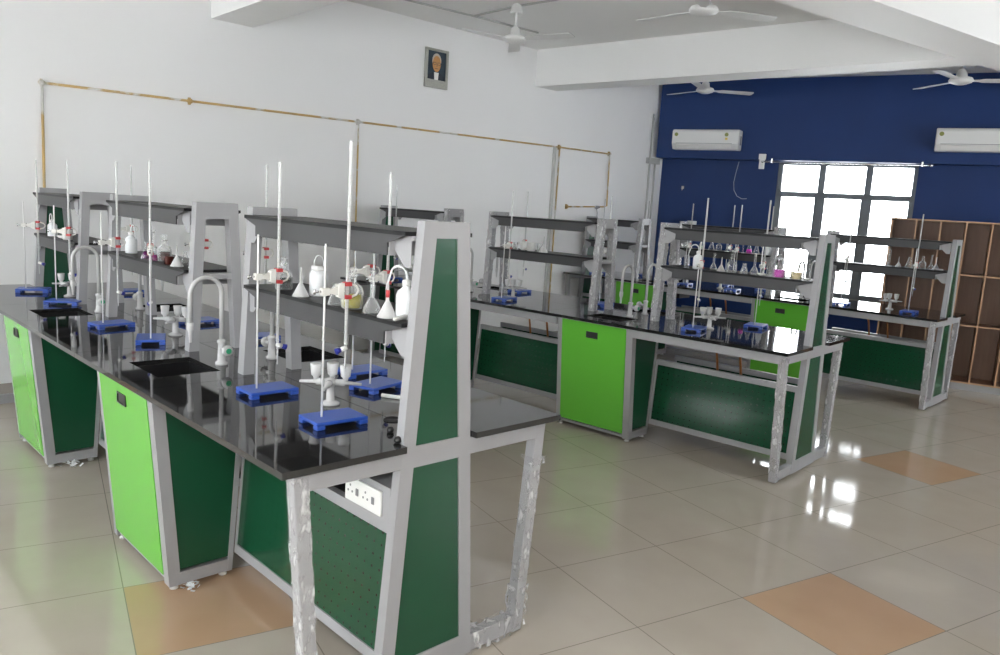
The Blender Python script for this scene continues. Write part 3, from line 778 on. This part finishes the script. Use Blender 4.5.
# island, kind, x, y, turn, scale, label
items = [
 (0, 'bot_dark', -1.06, .60, 0, .9, 'clear bottle of dark liquid with glass stopper, ' + R1),
 (0, 'funnel', -.83, .52, 0, 1, 'upturned white funnel right of the dark bottle, ' + R1),
 (0, 'plastic', -.83, .63, .6, .9, 'white plastic bottle with loop handle, ' + R1),
 (0, 'flask', -.575, .55, 0, .8, 'small empty conical flask behind the burette, ' + R1),
 (0, 'bot_yel', -.475, .56, 0, 1.0, 'stoppered bottle half full of olive yellow liquid, ' + R1),
 (0, 'vol', -.335, .54, 0, 1.0, 'tall clear flask right of the yellow bottle, ' + R1),
 (0, 'funnel_red', -.243, .53, 0, 1.05, 'upturned funnel with a red band on its stem, ' + R1),
 (0, 'wash', -.205, .60, .35, .95, 'white wash bottle with curved spout at the green column, ' + R1),
 (0, 'pestle', -.165, .515, .5, .9, 'white pestle lying before the wash bottle, ' + R1),
 (0, 'wash', -2.87, .60, PI, .9, 'white wash bottle at the left end, ' + R2),
 (0, 'flask_purple', -2.50, .56, 0, .95, 'flask of deep purple liquid, ' + R2),
 (0, 'flask_plum', -2.375, .535, 0, .75, 'small flask of purple pink liquid, ' + R2),
 (0, 'vol', -2.68, .66, 0, 1.0, 'tall clear flask behind the purple one, ' + R2),
 (0, 'bot_brown', -2.36, .60, 0, .95, 'stoppered bottle of dark brown liquid, ' + R2),
 (0, 'dark', -2.16, .545, 0, .95, 'small beaker of dark red liquid, ' + R2),
 (0, 'funnel', -2.06, .52, 0, .95, 'upturned funnel by the dark red beaker, ' + R2),
 (0, 'flask', -2.20, .65, 0, .65, 'small empty conical flask at the back, ' + R2),
 (0, 'cyl', -1.975, .59, 0, .6, 'short glass cylinder at the right end, ' + R2),
 (0, 'wash', -4.33, .52, 0, .85, 'white wash bottle before the green panel, ' + R3),
 (0, 'beaker', -4.42, .62, 0, .85, 'small glass beaker beside the wash bottle, ' + R3),
 (0, 'jar', -3.96, .55, 0, 1.05, 'white round jar at the right end, ' + R3),
 (0, 'dish', -4.08, .51, 0, .9, 'small white dish, ' + R3),
 (0, 'black', -4.25, .62, 0, .9, 'small black jar, ' + R3),
 (1, 'cyl', -2.83, .50, 0, .8, 'glass cylinder at the left end, ' + R5),
 (1, 'beaker', -2.80, .60, 0, .95, 'small beaker behind the cylinder, ' + R5),
 (1, 'beaker', -2.72, .52, 0, .85, 'small beaker in front, between cylinder and dish, ' + R5),
 (1, 'dish', -2.63, .50, 0, .9, 'small white dish, ' + R5),
 (1, 'jar', -2.67, .61, 0, 1.1, 'white jar further left, ' + R5),
 (1, 'jar', -2.54, .52, 0, 1.25, 'larger white jar further right, ' + R5),
 (1, 'beaker', -2.50, .63, 0, 1.1, 'beaker behind the larger white jar, ' + R5),
 (1, 'funnel', -2.40, .52, 0, 1.2, 'upturned white funnel, ' + R5),
 (1, 'flask', -1.02, .47, 0, .55, 'tiny conical flask at the left end, ' + R4),
 (1, 'wash', -.93, .50, 0, .95, 'white wash bottle, ' + R4),
 (1, 'vol', -.85, .65, 0, .8, 'clear long-necked flask left of the upturned funnel, ' + R4),
 (1, 'funnel', -.74, .50, 0, .9, 'upturned funnel, ' + R4),
 (1, 'bot', -.66, .55, 0, .9, 'clear empty stoppered bottle, ' + R4),
 (1, 'flask', -.567, .49, 0, .75, 'small conical flask in front, ' + R4),
 (1, 'flask', -.59, .62, 0, .7, 'small conical flask behind another, ' + R4),
 (1, 'vol', -.49, .52, 0, 1.0, 'clear long-necked flask by the white dish, ' + R4),
 (1, 'dish', -.435, .47, 0, .7, 'small white dish, ' + R4),
 (1, 'cyl', -.455, .62, 0, .85, 'glass cylinder behind the white dish, ' + R4),
 (1, 'bot_pink', -.31, .53, 0, 1.05, 'stoppered bottle half full of bright pink liquid, ' + R4),
 (1, 'bot_pale', -.19, .55, 0, .95, 'stoppered bottle with pale yellow liquid, ' + R4),
 (1, 'cyl', -.145, .64, 0, .95, 'glass cylinder beside the green end column, ' + R4),
 (2, 'cyl', -.62, .52, 0, 1.15, 'tall glass cylinder, ' + R6),
 (2, 'funnel', -.527, .50, 0, .9, 'upturned funnel beside the tall cylinder, ' + R6),
 (2, 'flask', -.425, .52, 0, 1.1, 'empty conical flask, ' + R6),
 (2, 'bot', -.306, .52, 0, .85, 'clear stoppered bottle, ' + R6),
 (2, 'vol', -.23, .48, 0, .95, 'long-necked flask at the right, ' + R6),
 (2, 'funnel', -.20, .62, 0, 1.1, 'upturned funnel behind the long-necked flask, ' + R6),
 (2, 'pestle', -.15, .48, .9, .9, 'white pestle lying at the right end, ' + R6),
 (2, 'flask', -.78, .52, 0, 1.2, 'conical flask against the bright window, ' + R6),
 (2, 'beaker', -2.96, .48, 0, 1.2, 'beaker at the left end, ' + R7),
 (2, 'cyl', -2.89, .56, 0, .75, 'glass cylinder beside the beaker, ' + R7),
 (2, 'bot_green', -2.74, .54, 0, .85, 'stoppered bottle with pale green liquid, ' + R7),
 (2, 'flask', -2.61, .54, 0, 1.1, 'conical flask right of the pale green bottle, ' + R7),
 (2, 'bot', -2.515, .54, 0, .85, 'clear stoppered bottle, ' + R7),
 (2, 'cyl', -2.41, .54, 0, .95, 'glass cylinder left of the dish, ' + R7),
 (2, 'dish', -2.31, .54, 0, 1.0, 'small white dish, ' + R7),
 (2, 'cyl', -2.21, .54, 0, .65, 'short glass cylinder right of the dish, ' + R7),
 (2, 'flask_pink', -2.135, .54, 0, 1.1, 'conical flask of pink liquid, ' + R7),
 (2, 'flask', -2.045, .54, 0, 1.1, 'empty conical flask just right of the pink one, ' + R7),
 (2, 'vol', -1.975, .58, 0, .8, 'long-necked flask near the right end, ' + R7),
 (2, 'wash', -1.91, .52, 0, .9, 'white wash bottle at the right end, ' + R7),
]
for i, kd, x, y, r, sc, lab in items:
    z = 1.302 + ISL[i]['dz'] * 1.7
    y = max(y - .055, .495)   # they stand close to the front edge
    if i == 0: x += .04 if x > -1.2 else .02
    place(kd, MK[kd], T(i, x, y, z), ISL[i]['a'] + r, lab, GR.get(kd), sc)
for x, lab in ((-4.47, 'grey glass jar further left'), (-4.37, 'grey glass jar further right')):
    place('greyjar', MK['greyjar'], T(1, x, .6, 1.302 + ISL[1]['dz'] * 1.7), 0, lab + ', wall-end rack of the middle bench', 'grey jars on the wall-end rack', 1)
# on top of the racks
place('box', cup(.045, .055, 'white', 'white_box', 'tub'), T(2, -2.93, .55, 1.603 + ISL[2]['dz']), 0, 'white tub on top of the middle rack of the far bench')
# small white pipe lying on the near bench by the column
t = thing('plastic_tube', 'white bent plastic tube lying behind the blue stands on the nearest bench', 'tube', T(0, -.45, .83, ZT), ISL[0]['a'] + .2)
MB().path([(-.15, -.04, .008), (-.06, -.01, .008), (.03, .02, .008), (.12, .03, .05), (.16, .03, .08)], .008, 10).build('tube_body', 'white', t)

def scrap(i, x, y, r, label, n=26):
    m = MB(); vs = []; fs = []
    for k in range(n):
        a = random.uniform(0, 2 * PI); q = random.uniform(0, r); c = Vector((q * math.cos(a) * 1.6, q * math.sin(a), .004 + random.uniform(0, r * .35)))
        o = len(vs); u = Vector((random.uniform(-1, 1), random.uniform(-1, 1), random.uniform(-.1, .5))).normalized() * r * .5; v = Vector((random.uniform(-1, 1), random.uniform(-1, 1), random.uniform(-.1, .5))).normalized() * r * .4
        for p in (c, c + u, c + u + v, c + v): vs.append((p.x, p.y, max(.0015, p.z)))
        fs.append((o, o + 1, o + 2, o + 3))
    # one crumpled sheet: the folds share a centre strip
    m._add(vs, fs)
    o = m.build('film_scrap', 'pp', loc=T(i, x, y, 0), rz=ISL[i]['a'])
    o['kind'] = 'stuff'
    return tag(o, label, 'plastic scrap')
scrap(0, -1.16, .20, .035, 'crumpled clear film on the floor at the foot of the nearest lime green cabinet')
scrap(0, -3.02, .24, .05, 'crumpled clear film on the floor at the foot of the cabinet by the wall')

# ------------------------------------------------------------------ things on the walls
def wall_pt(fr, u, v, z):
    a = fr['rz']; c, s = math.cos(a), math.sin(a)
    return (C.x + c * u - s * v, C.y + s * u + c * v, z)
# gas pipe on the white wall
gp = thing('wall_gas_pipe', 'yellow brass gas pipe with worn paint running along the white wall', 'pipe', C, phl)
V = -.03; r = .0105
MB().path([(-8.15, V, .95), (-8.14, V, 2.437)], r, 10).path([(-8.14, V, 2.437), (-5.284, V, 2.470), (-2.27, V, 2.50), (-1.264, V, 2.504)], r, 10).build('main_run', 'pipe', gp)
MB().path([(-5.284, V, 2.47), (-5.28, V, .9)], r * .85, 10).build('drop_pipe', 'pipe', gp)
MB().path([(-2.27, V, 2.50), (-2.27, V, .3)], r, 10).build('drop_pipe', 'pipe', gp)
MB().path([(-1.264, V, 2.504), (-1.24, V, 1.80), (-1.30, V, 1.785), (-2.05, V, 1.755)], r, 10).build('drop_pipe', 'pipe', gp)
for u, z in ((-8.14, 2.437), (-7.0, 2.45), (-5.284, 2.47), (-2.27, 2.50), (-1.264, 2.504), (-2.05, 1.755)):
    MB().ball((u, V, z), .022, sq=(1.3, 1, 1)).box(u - .008, u + .008, V, 0, z - .03, z + .03).build('clip', 'pipe', gp)
MB().lathe([(.018, -.03), (.022, 0), (.018, .03)], (-1.45, V, 1.772), 10, 'x').box(-1.46, -1.44, V - .05, V, 1.765, 1.79).path([(-1.45, V, 1.75), (-1.43, V, 1.70), (-1.43, V, 1.62)], .005, 6).build('valve', 'vent', gp)['label'] = 'dark valve'
cd = tag(MB().box(-2.36, -2.32, -.025, -.0005, .3, 2.49).build('wall_conduit', 'rope', **FL), 'white square conduit dropping beside the yellow pipe, white wall', 'conduit')
cd = tag(MB().path([(-.33, -.02, .95), (-.33, -.02, 3.15)], .014, 8).path([(-.20, -.02, .95), (-.20, -.02, 2.45)], .014, 8).box(-.40, -.14, -.06, -.0005, 2.45, 2.53).build('corner_conduit', 'rope', **FL), 'pair of grey conduits with junction box in the corner by the blue wall', 'conduit')
# framed portrait
pr = thing('framed_portrait', 'small framed portrait of a man in dark suit and glasses, high on white wall', 'picture', C, phl)
pu, pz, pw, ph = -4.305, 3.15, .31, .41
m = MB()
m.box(pu - pw / 2, pu + pw / 2, -.03, -.002, pz + ph / 2 - .025, pz + ph / 2).box(pu - pw / 2, pu + pw / 2, -.03, -.002, pz - ph / 2, pz - ph / 2 + .085)
m.box(pu - pw / 2, pu - pw / 2 + .028, -.03, -.002, pz - ph / 2 + .08, pz + ph / 2 - .02).box(pu + pw / 2 - .028, pu + pw / 2, -.03, -.002, pz - ph / 2 + .08, pz + ph / 2 - .02)
m.build('frame', 'gold', pr)
M['pbg'] = plain('portrait_dark', (.012, .03, .05), .5, vary=.6, vscale=14); M['skin'] = plain('portrait_skin', (.55, .27, .09), .5, vary=.2, vscale=30)
M['hair'] = plain('portrait_hair', (.5, .45, .38), .6); M['suit'] = plain('portrait_suit', (.012, .02, .035), .6)
pic = MB().box(pu - pw / 2 + .026, pu + pw / 2 - .026, -.016, -.003, pz - ph / 2 + .08, pz + ph / 2 - .02).build('picture', 'pbg', pr)
def blob(cx, cz, rx, rz, y0, y1, n=20): return [(cx + rx * math.cos(2 * PI * k / n), cz + rz * math.sin(2 * PI * k / n)) for k in range(n)], y0, y1
zc = pz + .045
for nm, mt, cx, cz, rx, rz_, y0, y1 in (('hair', 'hair', pu, zc + .04, .062, .075, -.018, -.016), ('face', 'skin', pu, zc + .005, .055, .085, -.0195, -.0165)):
    q, a, b = blob(cx, cz, rx, rz_, y0, y1); MB().prism(q, 'y', a, b).build(nm, mt, pic)
MB().prism([(pu - .12, zc - .165), (pu + .12, zc - .165), (pu + .115, zc - .12), (pu + .04, zc - .085), (pu - .04, zc - .085), (pu - .115, zc - .12)], 'y', -.0185, -.0165).build('suit', 'suit', pic)
MB().prism([(pu - .025, zc - .165), (pu + .025, zc - .165), (pu + .032, zc - .085), (pu - .032, zc - .085)], 'y', -.0192, -.0186).prism([(pu - .01, zc - .165), (pu + .01, zc - .165), (pu + .006, zc - .1), (pu - .006, zc - .1)], 'y', -.0196, -.0193).build('shirt_and_tie', 'white', pic)
MB().path([(pu - .05, -.021, zc + .018), (pu - .012, -.021, zc + .018), (pu - .012, -.021, zc - .005), (pu - .045, -.021, zc - .005), (pu - .05, -.021, zc + .018)], .0025, 5).path([(pu + .05, -.021, zc + .018), (pu + .012, -.021, zc + .018), (pu + .012, -.021, zc - .005), (pu + .045, -.021, zc - .005), (pu + .05, -.021, zc + .018)], .0025, 5).path([(pu - .025, -.021, zc - .045), (pu + .025, -.021, zc - .045)], .003, 5).path([(pu, -.021, zc + .01), (pu + .006, -.021, zc - .022), (pu - .004, -.021, zc - .026)], .002, 5).build('glasses_and_mouth', 'pbg', pic)
# air conditioners on the upper blue wall
def ac(u0, u1, z0, z1, label):
    a = thing('air_conditioner', label, 'air conditioner', C, phb, 'white split air conditioners')
    yb = -.252; d = .20
    prof = [(yb, z0), (yb, z1), (yb - d * .9, z1), (yb - d, z1 - .03), (yb - d, z0 + .075), (yb - d * .72, z0)]
    MB().prism(prof, 'x', u0, u1).build('body', 'enamel', a, bevel=.012)
    MB().hexa([(u0 + .07, yb - d * .80, z0 + .018), (u1 - .10, yb - d * .80, z0 + .018), (u1 - .10, yb - d * .99, z0 + .066), (u0 + .07, yb - d * .99, z0 + .066), (u0 + .07, yb - d * .83, z0 + .012), (u1 - .10, yb - d * .83, z0 + .012), (u1 - .10, yb - d * 1.02, z0 + .06), (u0 + .07, yb - d * 1.02, z0 + .06)]).build('louvre', 'white', a)
    MB().box(u0 + .06, u1 - .09, yb - d - .003, yb - d + .002, z0 + .078, z0 + .084).build('panel_gap', 'vent', a)
    for su, sz in ((u0 + .06, z1 - .07), (u1 - .17, z1 - .07)): MB().lathe([(.026, 0), (.026, -.002)], (su, yb - d - .0005, sz), 14, 'y').build('sticker', 'stick', a)['label'] = 'round olive sticker'
    MB().box(u1 - .165 - .02, u1 - .165 + .012, yb - d - .0025, yb - d, z1 - .14, z1 - .11).build('sticker', 'yel', a)['label'] = 'small yellow sticker'
    MB().box(u1 + .001, u1 + .004, yb - d * .6, yb - d * .3, z0 + .07, z1 - .08).build('side_grille', 'vent', a)
ac(.255, 1.185, 2.655, 2.925, 'white air conditioner on the blue wall left of the window')
ac(3.525, 4.46, 2.685, 2.955, 'white air conditioner on the blue wall above the pigeonholes')
# curtain rod over the window
cr = thing('curtain_rod', 'thin metal curtain rod above the bright window', 'curtain rod', C, phb)
MB().path([(1.50, -.31, 2.515), (3.52, -.31, 2.515)], .010, 8).build('rod', 'chrome', cr)
for u in (1.50, 3.52): MB().ball((u, -.31, 2.515), .018).build('finial', 'chrome', cr)
for u in (1.62, 3.42): MB().box(u - .01, u + .01, -.32, -.251, 2.50, 2.56).build('bracket', 'chrome', cr)
sx = thing('wall_socket_box', 'small white plug box hanging at the upper left of the window', 'socket', C, phb)
MB().box(1.44, 1.53, -.30, -.252, 2.546, 2.62).box(1.45, 1.52, -.29, -.26, 2.42, 2.546).build('box', 'white', sx, bevel=.004)
cbm = MB().path([(1.12, -.012, 2.53), (1.09, -.012, 2.36), (1.075, -.012, 2.24), (1.09, -.012, 2.13), (1.14, -.012, 2.05), (1.21, -.012, 2.015), (1.28, -.012, 2.02)], .005, 6).build('hanging_cable', 'cable', **FB)
tag(cbm, 'pale cable hanging in a loop on the blue wall below the left air conditioner', 'cable')
hk = tag(MB().box(.33, .36, -.02, 0, 2.12, 2.16).path([(.345, -.02, 2.14), (.345, -.03, 2.10)], .005, 6).build('wall_hook', 'white', **FB), 'tiny white hook on the blue wall near the white wall', 'hook')

# pigeonhole shelving in front of the blue wall
bk = thing('pigeonhole_shelving', 'wide brown wooden pigeonhole unit along the blue wall, right of the window', 'shelving', C, phb)
v0, v1 = -1.554, -1.20; ua, ub = 3.23, 6.1
for u, n in [(3.23 + .242 * k, k) for k in range(12)]:
    if u > ub: break
    MB().box(u - .009, u + .009, v0 + .002, v1, .085, 1.835).build('upright_board', 'wood', bk)
    MB().box(u - .0085, u + .0085, v0 - .001, v0 + .0015, .085, 1.835).build('edge_strip', 'woode', bk)
for z in (.085, .715, 1.262, 1.835):
    MB().box(ua - .009, ub, v0 + .003, v1, z - .009, z + .009).build('shelf_board', 'wood', bk)
    MB().box(ua - .009, ub, v0 - .0005, v0 + .0025, z - .0085, z + .0085).build('edge_strip', 'woode', bk)
MB().box(ua, ub, v1 - .006, v1 + .006, .08, 1.84).build('back_board', 'wood', bk)
MB().box(ua, ub, v0 + .02, v1, 0, .075).build('plinth', 'drain', bk)

# ceiling fans
def mk_fan():
    t = thing('ceiling_fan', '', 'ceiling fan')
    MB().lathe([(.02, 0), (.045, -.02), (.062, -.085), (.06, -.09), (.0, -.09)][::-1], (0, 0, 0), 16).build('canopy', 'enamel', t)
    MB().lathe([(.011, -.0), (.011, -.24)][::-1], n=10).build('downrod', 'enamel', t)
    MB().lathe([(.0, -.365), (.05, -.362), (.10, -.345), (.115, -.325), (.10, -.300), (.055, -.285), (.045, -.235), (.02, -.21)], n=20).build('motor', 'enamel', t)
    for k in range(3):
        a = 2 * PI * k / 3
        R_ = Matrix.Rotation(a, 4, 'Z') @ Matrix.Rotation(math.radians(-8), 4, 'X')
        m = MB().prism([(.09, -.02), (.16, -.03), (.20, -.055), (.60, -.065), (.615, -.04), (.615, .04), (.60, .06), (.20, .05), (.16, .03), (.09, .02)], 'z', -.003, .003)
        m.v = [tuple(R_ @ Vector(v) + Vector((0, 0, -.325))) for v in m.v]
        m.build('blade', 'enamel', t)
    return t
B0 = math.radians(42.6)
for (x, y), rel, lab in (((-3.343, 4.562), -30, 'white ceiling fan closest to the framed portrait'), ((-1.30, 4.47), 14, 'white ceiling fan hanging before the cross beam, at the top edge'),
                         ((-3.12, 7.92), 4, 'white ceiling fan beyond the cross beam, above the left air conditioner'), ((-.245, 7.85), -18, 'white ceiling fan beyond the cross beam, above the right air conditioner')):
    place('fan', mk_fan, (x, y, HC - (.07 if y > 7 and x > -1 else 0)), B0 + math.radians(rel), lab, 'white ceiling fans')
# ceiling conduit, toned grey to draw the thin shadow lines there
cc = tag(MB().path([(-4.35, 2.72, HC - .011), (-4.152, 4.05, HC - .011), (-4.037, 4.683, HC - .011), (-3.93, 5.58, HC - .011)], .010, 6).path([(-4.037, 4.683, HC - .011), (-3.45, 4.61, HC - .011), (-1.3, 4.60, HC - .011)], .010, 6).build('ceiling_conduit_shadow', 'rope'), 'thin conduit on the ceiling to the fans, its shadow lines drawn in grey', 'conduit')
# drain by the left wall
dr = thing('floor_drain', 'steel drain grating in the floor by the white wall, left edge', 'drain', (-4.86, .55, 0), .1)
MB().box(-.09, .09, -.22, .22, .0005, .006).build('rim', 'drain', dr)
g = MB()
for k in range(9): g.box(-.07, .07, -.19 + k * .045, -.17 + k * .045, .006, .010)
g.build('grating', 'vent', dr)

# ------------------------------------------------------------------ light
w = bpy.data.worlds.new('overcast_sky'); SC.world = w; w.use_nodes = True
bg = w.node_tree.nodes['Background']; bg.inputs['Color'].default_value = (.93, .97, 1, 1); bg.inputs['Strength'].default_value = 12.0
def portal(loc, rot, sx, sy):
    l = bpy.data.lights.new('window_daylight', 'AREA'); l.shape = 'RECTANGLE'; l.size = sx; l.size_y = sy; l.cycles.is_portal = True
    o = bpy.data.objects.new('window_daylight', l); COL.objects.link(o); o.location = loc; o.rotation_euler = rot
p = wall_pt(FB, (WIN[0] + WIN[1]) / 2, .12, (WIN[2] + WIN[3]) / 2); portal(p, (PI / 2, 0, phb + PI), WIN[1] - WIN[0], WIN[3] - WIN[2])
bpy.data.objects['window_daylight'].rotation_euler = (PI / 2, 0, phb)
for a, b in ((4.2, 6.8), (7.4, 10.0)): portal((XR + .15, (a + b) / 2, 1.825), (PI / 2, 0, PI / 2 + PI), b - a, 1.35)
for a, b, z in ((-4.9, -3.3, .1), (-2.4, -.2, .9), (.6, 2.8, .9)): portal(((a + b) / 2, YF - .15, (z + 2.6) / 2), (PI / 2, 0, PI), b - a, 2.6 - z)
fl = bpy.data.lights.new('assumed_flash', 'POINT'); fl.energy = 100; fl.shadow_soft_size = .05; fl.color = (1, .98, .95)  # weak light added above the camera as an assumed flash
fo = bpy.data.objects.new('assumed_flash', fl); COL.objects.link(fo); fo.location = CAM + Vector((.05, -.05, .28))

vs = SC.view_settings; vs.view_transform = 'Standard'; vs.look = 'None'; vs.gamma = 1; vs.use_curve_mapping = False
vs.exposure = 0.13
SC.cycles.use_denoising = True
SC.cycles.max_bounces = 10; SC.cycles.transparent_max_bounces = 24; SC.cycles.diffuse_bounces = 5; SC.cycles.glossy_bounces = 5
SC.cycles.sample_clamp_indirect = 8
SC.cycles.caustics_reflective = False; SC.cycles.caustics_refractive = False
